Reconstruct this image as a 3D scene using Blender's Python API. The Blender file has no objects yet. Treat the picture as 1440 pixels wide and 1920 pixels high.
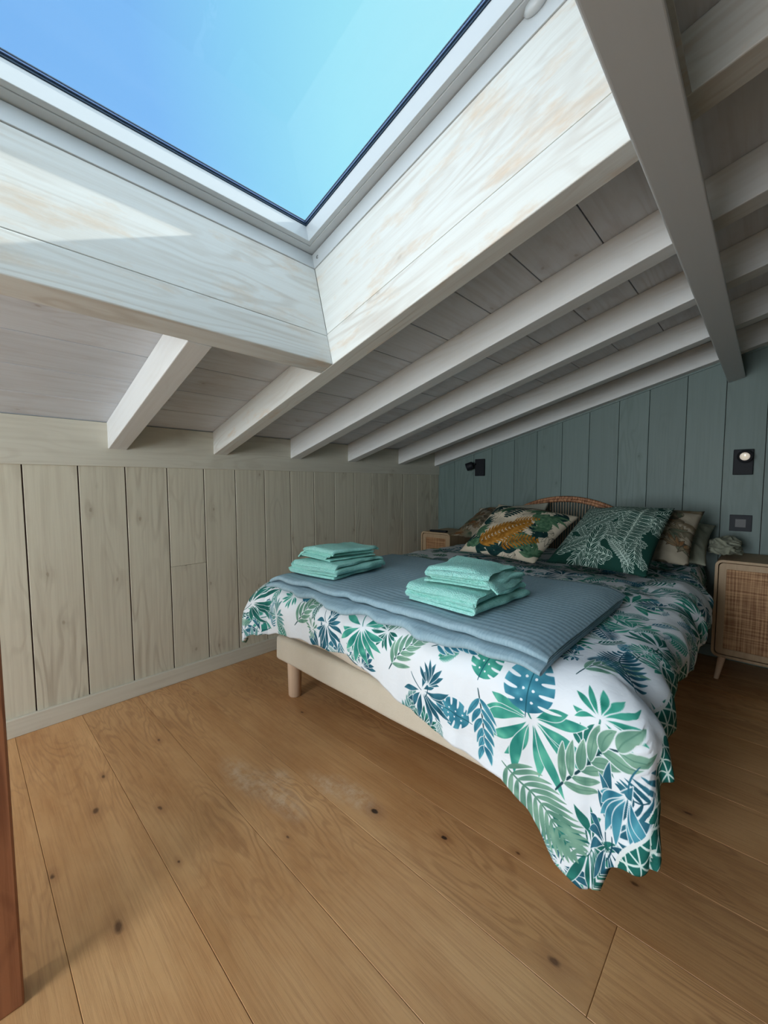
import bpy, bmesh, math, random
import numpy as np
from mathutils import Vector, Matrix, noise

# ------------------------------------------------------------------ camera, sky, sun, exposure
SC = bpy.context.scene
COL = SC.collection
R = math.radians
YAW, PIT, ROL, FPX = R(-43.45737), R(-3.84515), R(-0.17912), 759.56
f = Vector((math.sin(YAW)*math.cos(PIT), math.cos(YAW)*math.cos(PIT), math.sin(PIT)))
r = Vector((math.cos(YAW), -math.sin(YAW), 0)); u = r.cross(f)
rr = r*math.cos(ROL)+u*math.sin(ROL); uu = -r*math.sin(ROL)+u*math.cos(ROL)
cam = bpy.data.cameras.new('camera'); co = bpy.data.objects.new('camera', cam); COL.objects.link(co)
m = Matrix((rr, uu, -f)).transposed().to_4x4(); m.translation = Vector((0, 0, 1.0)); co.matrix_world = m
cam.sensor_fit = 'VERTICAL'; cam.sensor_height = 24.0; cam.lens = FPX/1920*24.0; cam.clip_start = .01
SC.camera = co
SC.view_settings.view_transform = 'Standard'; SC.view_settings.look = 'None'
SC.view_settings.exposure = 0.0; SC.view_settings.gamma = 1.0
SC.render.film_transparent = False

SUN_DIR = Vector((.057, 1.85, 1.051)).normalized()      # towards the sun
SUN_E, FILL_E, FILL_COL = 7.5, 122.0, (.90, .96, 1.0)
SKY_FAR = 2.25

class G:
    """tiny helper for node trees"""
    def __init__(s, nt): s.nt = nt; nt.nodes.clear()
    def n(s, typ, props=None, **inp):
        nd = s.nt.nodes.new('ShaderNode'+typ)
        for k, v in (props or {}).items(): setattr(nd, k, v)
        for k, v in inp.items():
            k2 = int(k[1:]) if k[0] == '_' else k.replace('_', ' ')
            sk = nd.inputs[k2]
            if isinstance(v, bpy.types.NodeSocket): s.nt.links.new(v, sk)
            else: sk.default_value = v
        return nd
    def math(s, op, a, b=0.0, c=None, clamp=False):
        kw = dict(_0=a, _1=b)
        if c is not None: kw['_2'] = c
        return s.n('Math', dict(operation=op, use_clamp=clamp), **kw).outputs[0]
    def vm(s, op, a, b=(0, 0, 0)):
        nd = s.n('VectorMath', dict(operation=op), _0=a, _1=b)
        return nd.outputs['Value'] if op in ('DOT_PRODUCT', 'LENGTH', 'DISTANCE') else nd.outputs[0]
    def mix(s, fac, a, b, mode='MIX'):
        nd = s.nt.nodes.new('ShaderNodeMix'); nd.data_type = 'RGBA'; nd.blend_type = mode
        for i, v in ((0, fac), (6, a), (7, b)):
            if isinstance(v, bpy.types.NodeSocket): s.nt.links.new(v, nd.inputs[i])
            else: nd.inputs[i].default_value = v if i == 0 else (tuple(v)+(1,))[:4]
        return nd.outputs[2]
    def ramp(s, fac, stops, interp='LINEAR'):
        nd = s.n('ValToRGB', Fac=fac); cr = nd.color_ramp; cr.interpolation = interp
        while len(cr.elements) > 1: cr.elements.remove(cr.elements[-1])
        for i, (p, c) in enumerate(stops):
            e = cr.elements[0] if i == 0 else cr.elements.new(p)
            e.position = p; e.color = ((c, c, c) if isinstance(c, (int, float)) else tuple(c))+(1,)
        return nd.outputs[0]
    def mapr(s, v, a, b, c=0.0, d=1.0):
        return s.n('MapRange', dict(clamp=True), Value=v, From_Min=a, From_Max=b, To_Min=c, To_Max=d).outputs[0]

w = bpy.data.worlds.new('sky'); SC.world = w; w.use_nodes = True
g = G(w.node_tree)
d = g.n('TexCoord').outputs['Generated']
dt = g.vm('DOT_PRODUCT', d, tuple(SUN_DIR))
vis = g.ramp(g.mapr(dt, 0.0, 1.0), [(.30, (.205, .48, .93)), (.50, (.225, .53, .97)), (.63, (.29, .70, .98)), (.74, (.37, .84, 1.0)), (.90, (.46, .90, 1.0)), (.95, (1.6, 1.9, 2.0)), (1.0, (5, 5, 4.8))])
xx = g.n('SeparateXYZ', Vector=d)
side = g.mapr(xx.outputs['X'], 0.0, .45)
back = g.mapr(g.math('MULTIPLY', xx.outputs['Y'], -1.0), .12, .5)
am = g.math('MAXIMUM', side, back)
far = g.mix(am, vis, (SKY_FAR*.84, SKY_FAR*.97, SKY_FAR*1.08))
bg = g.n('Background', Color=far, Strength=1.0)
g.nt.links.new(bg.outputs[0], g.n('OutputWorld').inputs[0])

sun = bpy.data.lights.new('sun', 'SUN'); sun.energy = SUN_E; sun.angle = R(.6); sun.color = (1, .93, .82)
so = bpy.data.objects.new('sun', sun); COL.objects.link(so)
so.rotation_euler = SUN_DIR.to_track_quat('Z', 'Y').to_euler()
# added area fill light, set at the unseen window behind the camera
ar = bpy.data.lights.new('window_fill', 'AREA'); ar.shape = 'RECTANGLE'; ar.size = 1.3; ar.size_y = 1.3
ar.energy = FILL_E; ar.color = FILL_COL
ao = bpy.data.objects.new('window_fill', ar); COL.objects.link(ao)
ao.location = (-.65, -2.68, 1.0)
ao.rotation_euler = Vector((0, -1, 0)).to_track_quat('Z', 'Y').to_euler()

# ------------------------------------------------------------------ helpers
def put(o, parent=None):
    COL.objects.link(o)
    if parent: o.parent = parent
    return o
def tag(o, label=None, cat=None, group=None, kind=None):
    if label: o['label'] = label
    if cat: o['category'] = cat
    if group: o['group'] = group
    if kind: o['kind'] = kind
    return o
def mesh(name, vs, fs, mat=None, parent=None, smooth=False, mw=None):
    me = bpy.data.meshes.new(name); me.from_pydata([tuple(v) for v in vs], [], fs); me.update()
    if smooth: me.polygons.foreach_set('use_smooth', [True]*len(me.polygons))
    for x in (mat if isinstance(mat, (list, tuple)) else [mat]):
        if x: me.materials.append(x)
    o = bpy.data.objects.new(name, me); put(o, parent)
    if mw is not None: o.matrix_world = mw
    return o
def recalc(o):
    b = bmesh.new(); b.from_mesh(o.data); bmesh.ops.recalc_face_normals(b, faces=b.faces); b.to_mesh(o.data); b.free(); return o
def bev(o, w_, seg=2, ang=30):
    b = o.modifiers.new('bevel', 'BEVEL'); b.width = w_; b.segments = seg; b.limit_method = 'ANGLE'; b.angle_limit = R(ang)
    return o
BF = [(0, 3, 2, 1), (4, 5, 6, 7), (0, 1, 5, 4), (1, 2, 6, 5), (2, 3, 7, 6), (3, 0, 4, 7)]
def boxes(name, bl, mat, parent=None, mw=None, bevel=0, seg=2):
    """bl: (x0,x1,y0,y1,z0,z1[,z1b]) - z1b is the top at x1 (sloping top)"""
    vs, fs = [], []
    for b in bl:
        x0, x1, y0, y1, z0, z1 = b[:6]; zb = b[6] if len(b) > 6 else z1
        k = len(vs)
        vs += [(x0, y0, z0), (x1, y0, z0), (x1, y1, z0), (x0, y1, z0), (x0, y0, z1), (x1, y0, zb), (x1, y1, zb), (x0, y1, z1)]
        fs += [tuple(k+i for i in q) for q in BF]
    o = mesh(name, vs, fs, mat, parent, mw=mw)
    if bevel: bev(o, bevel, seg)
    return o
def empty(name, loc=(0, 0, 0), rz=0):
    o = bpy.data.objects.new(name, None); o.empty_display_size = .1; COL.objects.link(o)
    o.location = loc; o.rotation_euler.z = rz; return o
def lathe(prof, n=32):
    """prof: (radius, z) list -> verts, faces, closed with caps"""
    vs, fs = [], []
    for (rad, z) in prof:
        for i in range(n):
            a = 2*math.pi*i/n; vs.append((rad*math.cos(a), rad*math.sin(a), z))
    for j in range(len(prof)-1):
        for i in range(n):
            fs.append((j*n+i, j*n+(i+1) % n, (j+1)*n+(i+1) % n, (j+1)*n+i))
    fs.append(tuple(range(n))[::-1]); fs.append(tuple((len(prof)-1)*n+i for i in range(n)))
    return vs, fs
def tube(path, rad, n=10, closed=False):
    vs, fs = [], []; L = len(path); P = [Vector(p) for p in path]
    for i, p in enumerate(P):
        t = (P[min(i+1, L-1)]-P[max(i-1, 0)]).normalized()
        a = t.cross(Vector((0, 1, 0)));
        if a.length < .1: a = t.cross(Vector((1, 0, 0)))
        a.normalize(); b = t.cross(a); q = rad[i] if isinstance(rad, (list, tuple)) else rad
        for k in range(n):
            th = 2*math.pi*k/n; vs.append(p+a*q*math.cos(th)+b*q*math.sin(th))
    for i in range(L-1):
        for k in range(n): fs.append((i*n+k, i*n+(k+1) % n, (i+1)*n+(k+1) % n, (i+1)*n+k))
    fs.append(tuple(range(n))[::-1]); fs.append(tuple((L-1)*n+k for k in range(n)))
    return vs, fs
def join(parts):
    V, F = [], []
    for vs, fs in parts:
        k = len(V); V += list(vs); F += [tuple(k+i for i in q) for q in fs]
    return V, F
def nz(x, y, z=0.0): return noise.noise(Vector((x, y, z)))

# ------------------------------------------------------------------ materials
def mat(name):
    mt = bpy.data.materials.new(name); mt.use_nodes = True; return mt, G(mt.node_tree)
def finish(g, col, rough=.6, bump=None, bs=.2, bd=.01, metal=0.0, spec=.5, extra=None):
    p = g.n('BsdfPrincipled')
    for k, v in (('Base Color', col), ('Roughness', rough), ('Metallic', metal), ('Specular IOR Level', spec)):
        if isinstance(v, bpy.types.NodeSocket): g.nt.links.new(v, p.inputs[k])
        else: p.inputs[k].default_value = (tuple(v)+(1,))[:4] if k == 'Base Color' else v
    if bump is not None:
        b = g.n('Bump', Height=bump, Strength=bs, Distance=bd); g.nt.links.new(b.outputs[0], p.inputs['Normal'])
    for k, v in (extra or {}).items(): p.inputs[k].default_value = v
    g.nt.links.new(p.outputs[0], g.n('OutputMaterial').inputs[0]); return p
def plain(name, c, rough=.5, metal=0.0, **kw):
    mt, g = mat(name); finish(g, c, rough, metal=metal, **kw); return mt
def axis_vec(axis, al, ac):
    v = [ac, ac, ac]; v['xyz'.index(axis)] = al; return tuple(v)
def wood(name, base, dark, axis, amt=.35, rings=.4, worn=None, wornamt=0, knots=.5, rough=.6, tone=.10, bs=.15):
    """painted or bare timber: streaks, cathedral rings, knots, a tone of its own for every board"""
    mt, g = mat(name)
    tc = g.n('TexCoord').outputs['Object']
    isl = g.n('NewGeometry').outputs['Random Per Island']
    off = g.n('CombineXYZ', X=g.math('MULTIPLY', isl, 17.3), Y=g.math('MULTIPLY', isl, 31.1), Z=g.math('MULTIPLY', isl, 7.7)).outputs[0]
    p = g.vm('ADD', tc, off)
    st = g.n('TexNoise', Vector=g.vm('MULTIPLY', p, axis_vec(axis, 2.2, 70)), Scale=1.0, Detail=4.0, Roughness=.6).outputs['Fac']
    lo = g.n('TexNoise', Vector=g.vm('MULTIPLY', p, axis_vec(axis, .75, 6.0)), Scale=1.0, Detail=2.0).outputs['Fac']
    # knots bend the rings
    sp_ = g.n('SeparateXYZ', Vector=p).outputs; k_ = 'xyz'.index(axis); o2 = [i for i in range(3) if i != k_]
    v2 = g.n('CombineXYZ', X=g.math('MULTIPLY', sp_[k_], 2.9), Y=g.math('MULTIPLY', g.math('ADD', sp_[o2[0]], sp_[o2[1]]), 5.6)).outputs[0]
    vo = g.n('TexVoronoi', dict(voronoi_dimensions='2D'), Vector=g.vm('ADD', v2, g.vm('MULTIPLY', g.n('TexNoise', Vector=tc, Scale=30.0).outputs['Color'], (.06, .06, 0))), Scale=1.0)
    kd = vo.outputs['Distance']
    near = g.mapr(kd, .0, .30, 1.0, 0.0)
    ph = g.math('ADD', g.math('MULTIPLY', lo, 95.0), g.math('MULTIPLY', g.math('POWER', near, 1.5), 5.0))
    ring = g.math('SINE', ph)
    ring = g.mapr(ring, .1, 1.0)
    kn = g.math('MAXIMUM', g.mapr(kd, .014, .045, 1.0, 0.0), g.mapr(kd, .03, .14, .30, 0.0))
    kr = g.n('SeparateColor', Color=vo.outputs['Color']).outputs[0]
    kn = g.math('MULTIPLY', kn, g.math('GREATER_THAN', kr, 1.0-knots))
    fade = g.math('MAXIMUM', g.mapr(g.n('TexNoise', Vector=g.vm('MULTIPLY', p, axis_vec(axis, 1.3, 3.0)), Scale=1.0, Detail=1.0).outputs['Fac'], .42, .62), g.mapr(kd, .1, .40, .5, 0.0))
    rm = g.math('MULTIPLY', g.math('MULTIPLY', ring, fade), rings)
    sm = g.math('MULTIPLY', g.mapr(st, .42, .72), amt)
    fac = g.math('ADD', g.math('ADD', rm, sm), g.math('MULTIPLY', kn, .85), clamp=True)
    c0 = base
    if worn:
        wn = g.n('TexNoise', Vector=g.vm('MULTIPLY', p, axis_vec(axis, 3.5, 11)), Scale=1.0, Detail=6.0, Roughness=.65).outputs['Fac']
        c0 = g.mix(g.math('MULTIPLY', g.mapr(wn, .55, .68), wornamt), base, worn)
    c = g.mix(fac, c0, dark)
    tn = g.math('ADD', 1.0-tone/2, g.math('MULTIPLY', isl, tone))
    c = g.mix(1.0, c, g.n('CombineColor', Red=tn, Green=tn, Blue=tn).outputs[0], 'MULTIPLY')
    finish(g, c, rough, g.math('SUBTRACT', 1.0, fac), bs, .003)
    return mt

M = {}
M['knee'] = wood('limed boards', (.60, .565, .45), (.36, .31, .23), 'z', .35, .5, knots=.45)
M['green'] = wood('green stained boards', (.130, .185, .175), (.080, .122, .108), 'z', .30, .35, knots=.5, rough=.55, tone=.12)
M['rafter'] = wood('white stained rafters', (.67, .69, .69), (.52, .51, .47), 'x', .25, .25, knots=.35)
M['trim_y'] = wood('white stained plate', (.61, .585, .49), (.42, .37, .29), 'y', .25, .25, knots=.3)
M['ceil'] = wood('ceiling boards', (.59, .63, .68), (.39, .38, .38), 'y', .3, .2, knots=.5, worn=(.44, .41, .40), wornamt=.35)
M['revy'] = wood('whitewashed lining', (.64, .665, .65), (.47, .44, .39), 'y', .35, .4, worn=(.60, .51, .41), wornamt=.8, knots=.4, tone=.03)
M['revx'] = wood('whitewashed side lining', (.66, .68, .655), (.49, .45, .40), 'x', .35, .45, worn=(.62, .50, .38), wornamt=.85, knots=.4, tone=.03)
M['purlin'] = wood('painted purlin', (.52, .56, .585), (.48, .50, .51), 'y', .15, .05, knots=.1)
M['nswood'] = wood('pale oak veneer', (.43, .305, .185), (.33, .215, .12), 'z', .4, .3, knots=.0)
M['legwood'] = wood('pale beech', (.66, .48, .34), (.54, .37, .24), 'z', .35, .2, knots=.0)
M['partition'] = wood('red brown timber', (.42, .165, .078), (.19, .06, .028), 'z', .5, .6, knots=.7, rough=.5)
M['gap'] = plain('bare wood in the gaps', (.05, .028, .026), .9)
M['gapfloor'] = plain('floor joints', (.10, .05, .02), .9)
M['roofing'] = plain('roof covering', (.35, .33, .30), .9)
M['alu'] = plain('white lacquered frame', (.52, .56, .58), .35)
M['gasket'] = plain('dark gasket', (.02, .05, .09), .5)
M['spacer'] = plain('grey blue spacer', (.10, .17, .32), .35, metal=.5)
M['black'] = plain('matt black metal', (.008, .010, .014), .6, spec=.25)
M['anthracite'] = plain('anthracite plastic', (.012, .016, .022), .55, spec=.25)
M['grey'] = plain('grey plastic', (.055, .057, .06), .5)
M['screw'] = plain('steel screw', (.35, .36, .36), .35, metal=.8)

def floor_mat():
    mt, g = mat('oak floor')
    tc = g.n('TexCoord').outputs['Object']
    isl = g.n('NewGeometry').outputs['Random Per Island']
    off = g.n('CombineXYZ', X=g.math('MULTIPLY', isl, 13.3), Y=g.math('MULTIPLY', isl, 29.1), Z=g.math('MULTIPLY', isl, 5.0)).outputs[0]
    p = g.vm('ADD', tc, off)
    st = g.n('TexNoise', Vector=g.vm('MULTIPLY', p, (5.0, 150, 1)), Scale=1.0, Detail=5.0, Roughness=.65).outputs['Fac']
    lo = g.n('TexNoise', Vector=g.vm('MULTIPLY', p, (1.5, 8.0, 1)), Scale=1.0, Detail=3.0, Distortion=.4).outputs['Fac']
    ring = g.mapr(g.math('SINE', g.math('MULTIPLY', lo, 110.0)), .0, 1.0)
    rf = g.mapr(g.n('TexNoise', Vector=g.vm('MULTIPLY', p, (1.2, 2.5, 1)), Scale=1.0, Detail=1.0).outputs['Fac'], .45, .62)
    big = g.n('TexNoise', Vector=g.vm('MULTIPLY', p, (2.2, 7.0, 1)), Scale=1.0, Detail=4.0, Roughness=.6).outputs['Fac']
    fl = g.n('TexNoise', Vector=g.vm('MULTIPLY', p, (30, 60, 1)), Scale=1.0, Detail=3.0).outputs['Fac']
    c = g.mix(g.mapr(big, .3, .7), (.50, .248, .094), (.68, .395, .180))
    c = g.mix(g.math('MULTIPLY', g.mapr(st, .45, .75), .45), c, (.32, .145, .055))
    c = g.mix(g.math('MULTIPLY', g.math('MULTIPLY', ring, rf), .42), c, (.27, .115, .042))
    c = g.mix(g.math('MULTIPLY', g.mapr(fl, .5, .8), .25), c, (.66, .38, .18))
    tn = g.math('ADD', .86, g.math('MULTIPLY', isl, .24))
    c = g.mix(1.0, c, g.n('CombineColor', Red=tn, Green=tn, Blue=tn).outputs[0], 'MULTIPLY')
    wob = g.vm('ADD', tc, g.vm('MULTIPLY', g.n('TexNoise', Vector=tc, Scale=40.0, Detail=2.0).outputs['Color'], (.016, .008, 0)))
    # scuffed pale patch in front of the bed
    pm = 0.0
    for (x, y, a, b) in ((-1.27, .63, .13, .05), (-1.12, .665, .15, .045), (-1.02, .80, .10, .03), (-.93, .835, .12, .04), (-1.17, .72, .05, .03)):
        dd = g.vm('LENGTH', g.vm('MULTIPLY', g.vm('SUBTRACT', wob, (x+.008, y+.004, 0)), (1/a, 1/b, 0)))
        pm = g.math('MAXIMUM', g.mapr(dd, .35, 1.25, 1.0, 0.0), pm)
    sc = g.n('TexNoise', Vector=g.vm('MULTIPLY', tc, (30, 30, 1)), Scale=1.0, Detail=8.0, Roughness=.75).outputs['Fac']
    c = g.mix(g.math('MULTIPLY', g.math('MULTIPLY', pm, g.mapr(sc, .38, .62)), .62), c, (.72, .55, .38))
    km = 0.0; km2 = 0.0
    for (x, y, q) in KNOTS[:2]:
        dd = g.vm('LENGTH', g.vm('MULTIPLY', g.vm('SUBTRACT', wob, (x+.008, y+.004, 0)), (1/(q*1.25), 1/(q*.8), 0)))
        km = g.math('MAXIMUM', g.mapr(dd, .7, 1.15, 1.0, 0.0), km)
        km2 = g.math('MAXIMUM', g.mapr(dd, 1.0, 4.2, .6, 0.0), km2)
    kb_ = 0.0
    for (x, y, q) in KNOTS[2:]:
        dd = g.vm('LENGTH', g.vm('MULTIPLY', g.vm('SUBTRACT', wob, (x+.008, y+.004, 0)), (1/(q*1.6), 1/(q*.8), 0)))
        kb_ = g.math('MAXIMUM', g.mapr(dd, .5, 1.25, .8, 0.0), kb_); km2 = g.math('MAXIMUM', g.mapr(dd, 1.0, 4.5, .40, 0.0), km2)
    c = g.mix(km2, c, (.26, .105, .038))
    c = g.mix(kb_, c, (.075, .028, .012))
    c = g.mix(g.math('MULTIPLY', km, .95), c, (.018, .008, .006))
    finish(g, c, g.mapr(st, .3, .8, .36, .5), g.math('SUBTRACT', 1.0, g.math('MAXIMUM', g.mapr(st, .45, .75), km)), .12, .002)
    return mt
KNOTS = [(-.836, .835, .010), (-.625, .904, .007), (-1.462, .247, .009), (-1.028, .204, .011), (-.282, .814, .009), (-1.329, .386, .006), (-1.098, .358, .004),
         (-.134, 1.482, .007), (-1.70, .50, .006), (-.95, .60, .004), (-1.45, 1.0, .006), (.05, 1.75, .006), (-.45, 1.0, .005), (-1.62, .30, .006), (-.20, 1.12, .006), (-1.29, .12, .006), (-.60, .34, .005)]
M['floor'] = floor_mat()

def fabric(name, c1, c2, scale=300, rough=.9, bs=.3, bd=.002, mot=8.0, spec=.2):
    mt, g = mat(name)
    tc = g.n('TexCoord').outputs['Object']
    n1 = g.n('TexNoise', Vector=tc, Scale=scale, Detail=3.0).outputs['Fac']
    n2 = g.n('TexNoise', Vector=tc, Scale=mot, Detail=4.0).outputs['Fac']
    c = g.mix(g.mapr(g.math('ADD', g.math('MULTIPLY', n1, .5), g.math('MULTIPLY', n2, .5)), .35, .65), c1, c2)
    finish(g, c, rough, n1, bs, bd, spec=spec); return mt
M['base'] = fabric('ecru upholstery', (.56, .50, .40), (.64, .58, .48), 500)
M['cover'] = fabric('cream mattress cover', (.60, .53, .44), (.68, .62, .53), 300)
M['towel'] = fabric('mint terry', (.33, .80, .72), (.52, .95, .88), 300, bs=1.0, bd=.008, mot=90)
M['olive'] = fabric('pale olive cotton', (.19, .20, .152), (.25, .26, .20), 300)
M['creamlin'] = fabric('pale linen', (.38, .37, .31), (.45, .44, .37), 300)

def throw_mat():
    mt, g = mat('quilted blue grey throw')
    tc = g.n('TexCoord').outputs['Object']
    s = g.n('SeparateXYZ', Vector=tc)
    lo = g.n('TexNoise', Vector=tc, Scale=5.0, Detail=2.0).outputs['Fac']
    ph = g.math('ADD', g.math('MULTIPLY', s.outputs['Y'], 2*math.pi/.024), g.math('MULTIPLY', lo, 4.0))
    rib = g.math('SINE', ph)
    cr = g.n('TexNoise', Vector=g.vm('MULTIPLY', tc, (220, 40, 60)), Scale=1.0, Detail=3.0).outputs['Fac']
    h = g.math('ADD', g.math('MULTIPLY', rib, .5), g.math('MULTIPLY', cr, .8))
    c = g.mix(g.mapr(cr, .35, .7), (.25, .375, .445), (.315, .445, .51))
    finish(g, c, .85, h, .22, .003, spec=.2); return mt
M['throw'] = throw_mat()

def rattan_mat(name, c1, c2, sx=.0052, sz=.0046):
    mt, g = mat(name)
    tc = g.n('TexCoord').outputs['Object']; s = g.n('SeparateXYZ', Vector=tc)
    a = g.math('SINE', g.math('MULTIPLY', s.outputs['X'], 2*math.pi/sx))
    b = g.math('SINE', g.math('MULTIPLY', s.outputs['Z'], 2*math.pi/sz))
    wv = g.math('MULTIPLY', a, b)
    nx = g.n('TexNoise', Vector=g.vm('MULTIPLY', tc, (150, 1, 4)), Scale=1.0, Detail=2.0).outputs['Fac']
    nzz = g.n('TexNoise', Vector=g.vm('MULTIPLY', tc, (4, 1, 110)), Scale=1.0, Detail=2.0).outputs['Fac']
    m1 = g.math('ADD', g.math('MULTIPLY', wv, .22), g.math('ADD', g.mapr(nx, .35, .65), g.mapr(nzz, .35, .65)))
    c = g.mix(g.mapr(m1, .4, 1.7), c1, c2)
    finish(g, c, .6, m1, .5, .002); return mt
M['rattan'] = rattan_mat('woven cane', (.20, .085, .030), (.52, .31, .155))

def wrap_mat():
    mt, g = mat('wrapped rattan rim')
    tc = g.n('TexCoord').outputs['Object']
    n1 = g.n('TexNoise', Vector=g.vm('MULTIPLY', tc, (110, 20, 30)), Scale=1.0, Detail=3.0).outputs['Fac']
    c = g.mix(g.mapr(n1, .38, .62), (.17, .062, .028), (.50, .245, .12))
    finish(g, c, .5, n1, .7, .004); return mt
M['wrap'] = wrap_mat()
M['rods'] = fabric('pale rattan rods', (.40, .30, .20), (.52, .41, .29), 60, rough=.5)

def glass_mat():
    mt, g = mat('window glass')
    t = g.n('BsdfTransparent', Color=(.97, .985, .99, 1)); gl = g.n('BsdfGlossy', Roughness=.02)
    mx = g.n('MixShader', _0=.025, _1=t.outputs[0], _2=gl.outputs[0])
    g.nt.links.new(mx.outputs[0], g.n('OutputMaterial').inputs[0]); return mt
M['glass'] = glass_mat()
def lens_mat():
    mt, g = mat('painted glow spot lens')
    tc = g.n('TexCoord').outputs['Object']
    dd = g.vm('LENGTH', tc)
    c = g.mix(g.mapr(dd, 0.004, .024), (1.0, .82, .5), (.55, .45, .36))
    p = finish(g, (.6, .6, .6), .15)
    g.nt.links.new(c, p.inputs['Emission Color']); p.inputs['Emission Strength'].default_value = .45  # weak emission paints a warm reflection on the lens; the lamp is off
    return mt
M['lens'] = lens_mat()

# ------------------------------------------------------------------ printed cloth, drawn leaf by leaf in code
class Canvas:
    def __init__(s, w_, h_, bg):
        s.w, s.h = w_, h_; s.a = np.empty((h_, w_, 3), np.float32); s.a[:] = np.array(bg, np.float32)/255
        rg = np.random.RandomState(5)
        n = rg.rand(h_//16+3, w_//16+3)
        yy, xx_ = np.mgrid[0:h_, 0:w_]/16.0
        y0, x0 = yy.astype(int), xx_.astype(int); fy, fx = yy-y0, xx_-x0
        s.wc = ((n[y0, x0]*(1-fx)+n[y0, x0+1]*fx)*(1-fy)+(n[y0+1, x0]*(1-fx)+n[y0+1, x0+1]*fx)*fy).astype(np.float32)
    def blend(s, x0, y0, msk, col):
        h, w_ = msk.shape[:2]; sl = s.a[y0:y0+h, x0:x0+w_]
        sl += (col-sl)*msk[..., None]
    def leaf(s, x0, y0, ang, L, W, bend, c1, c2=None, line=None, lw=1.2, fill=True, sharp=1.0, vein=None, peak=.75):
        x1, y1 = x0+L*math.cos(ang), y0+L*math.sin(ang); pad = W+abs(bend)+3
        ax, bx = int(max(0, min(x0, x1)-pad)), int(min(s.w, max(x0, x1)+pad))
        ay, by = int(max(0, min(y0, y1)-pad)), int(min(s.h, max(y0, y1)+pad))
        if ax >= bx or ay >= by or L < 1: return
        Y, X = np.mgrid[ay:by, ax:bx].astype(np.float32)
        dx, dy = X-x0, Y-y0; ca, sa = math.cos(ang), math.sin(ang)
        U = (dx*ca+dy*sa)/L; V = -dx*sa+dy*ca
        Uc = np.clip(U, 0, 1); V = V-bend*4*Uc*(1-Uc)
        prof = W*np.maximum(np.sin(np.pi*Uc**peak), 0)**sharp
        dist = prof-np.abs(V); dist = np.where((U < 0) | (U > 1), -5, dist)
        if fill:
            mk = np.clip(dist+.5, 0, 1)
            c1 = np.array(c1, np.float32)/255; c2 = c1 if c2 is None else np.array(c2, np.float32)/255
            wc = np.clip((s.wc[ay:by, ax:bx]-.25)*1.1+Uc*.45, 0, 1)[..., None]
            s.blend(ax, ay, mk, c1*(1-wc)+c2*wc)
        if line is not None:
            c = np.array(line, np.float32)/255
            mk = np.clip(lw-np.abs(dist), 0, 1); s.blend(ax, ay, mk, c)
        if vein is not None:
            c = np.array(vein, np.float32)/255
            mk = np.clip(lw*.8-np.abs(V), 0, 1)*((U > 0) & (U < .85)); s.blend(ax, ay, mk.astype(np.float32), c)
    def image(s, name):
        im = bpy.data.images.new(name, s.w, s.h); px = np.ones((s.h, s.w, 4), np.float32); px[..., :3] = np.clip(s.a, 0, 1)
        im.pixels.foreach_set(px.ravel()); im.update(); im.pack(); return im

TEAL = [((28, 112, 98), (74, 168, 148)), ((34, 120, 112), (96, 182, 160)), ((40, 104, 128), (86, 160, 178)), ((26, 74, 92), (58, 118, 138)), ((86, 132, 116), (132, 172, 152)), ((24, 84, 80), (50, 130, 118)), ((70, 125, 125), (120, 170, 170))]
def palm(cv, x, y, ang, S, ci, rnd, n=11, spread=2.3, k=.16):
    c1, c2 = TEAL[ci]
    for i in range(n):
        a = ang+spread*(2*i/(n-1)-1)+rnd.uniform(-.06, .06)
        L = S*(1-.35*abs(2*i/(n-1)-1))*rnd.uniform(.78, 1.15); st = S*.06
        cv.leaf(x+st*math.cos(a), y+st*math.sin(a), a, L, S*k*.50, rnd.uniform(-.10, .10)*S, c1, c2, sharp=1.0, peak=1.25, line=(222, 229, 234), lw=1.3)
    cv.leaf(x, y, ang+math.pi, S*.5, max(1.2, S*.012), S*.05, c1, sharp=.2)
def branch(cv, x, y, ang, S, ci, rnd, n=7, W=.085, La=.36, opening=.75):
    c1, c2 = TEAL[ci]; bend = rnd.uniform(-.08, .08)*S
    cv.leaf(x, y, ang, S, max(1.3, S*.012), bend, (30, 66, 74), sharp=.25)
    for i in range(n):
        t = .16+.8*i/(n-1)
        for sd in (-1, 1):
            px = x+S*t*math.cos(ang)-bend*4*t*(1-t)*math.sin(ang); py = y+S*t*math.sin(ang)+bend*4*t*(1-t)*math.cos(ang)
            a = ang+sd*opening*(1.1-.5*t)
            cv.leaf(px, py, a, S*La*(1.1-.45*t)*rnd.uniform(.85, 1.1), S*W*.5, sd*rnd.uniform(0, .03)*S, c1, c2, sharp=.75, line=(218, 227, 231), lw=1.5, vein=c1)
def feather(cv, x, y, ang, S, ci, rnd, n=13):
    c1, c2 = TEAL[ci]; bend = rnd.uniform(-.12, .12)*S
    cv.leaf(x, y, ang, S, max(1.2, S*.010), bend, c1, sharp=.25)
    for i in range(n):
        t = .08+.88*i/(n-1)
        for sd in (-1, 1):
            px = x+S*t*math.cos(ang)-bend*4*t*(1-t)*math.sin(ang); py = y+S*t*math.sin(ang)+bend*4*t*(1-t)*math.cos(ang)
            cv.leaf(px, py, ang+sd*(1.0-.45*t), S*.42*math.sin(math.pi*(.18+.75*t)), S*.028, sd*S*.02, c1, c2, sharp=.7)
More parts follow.
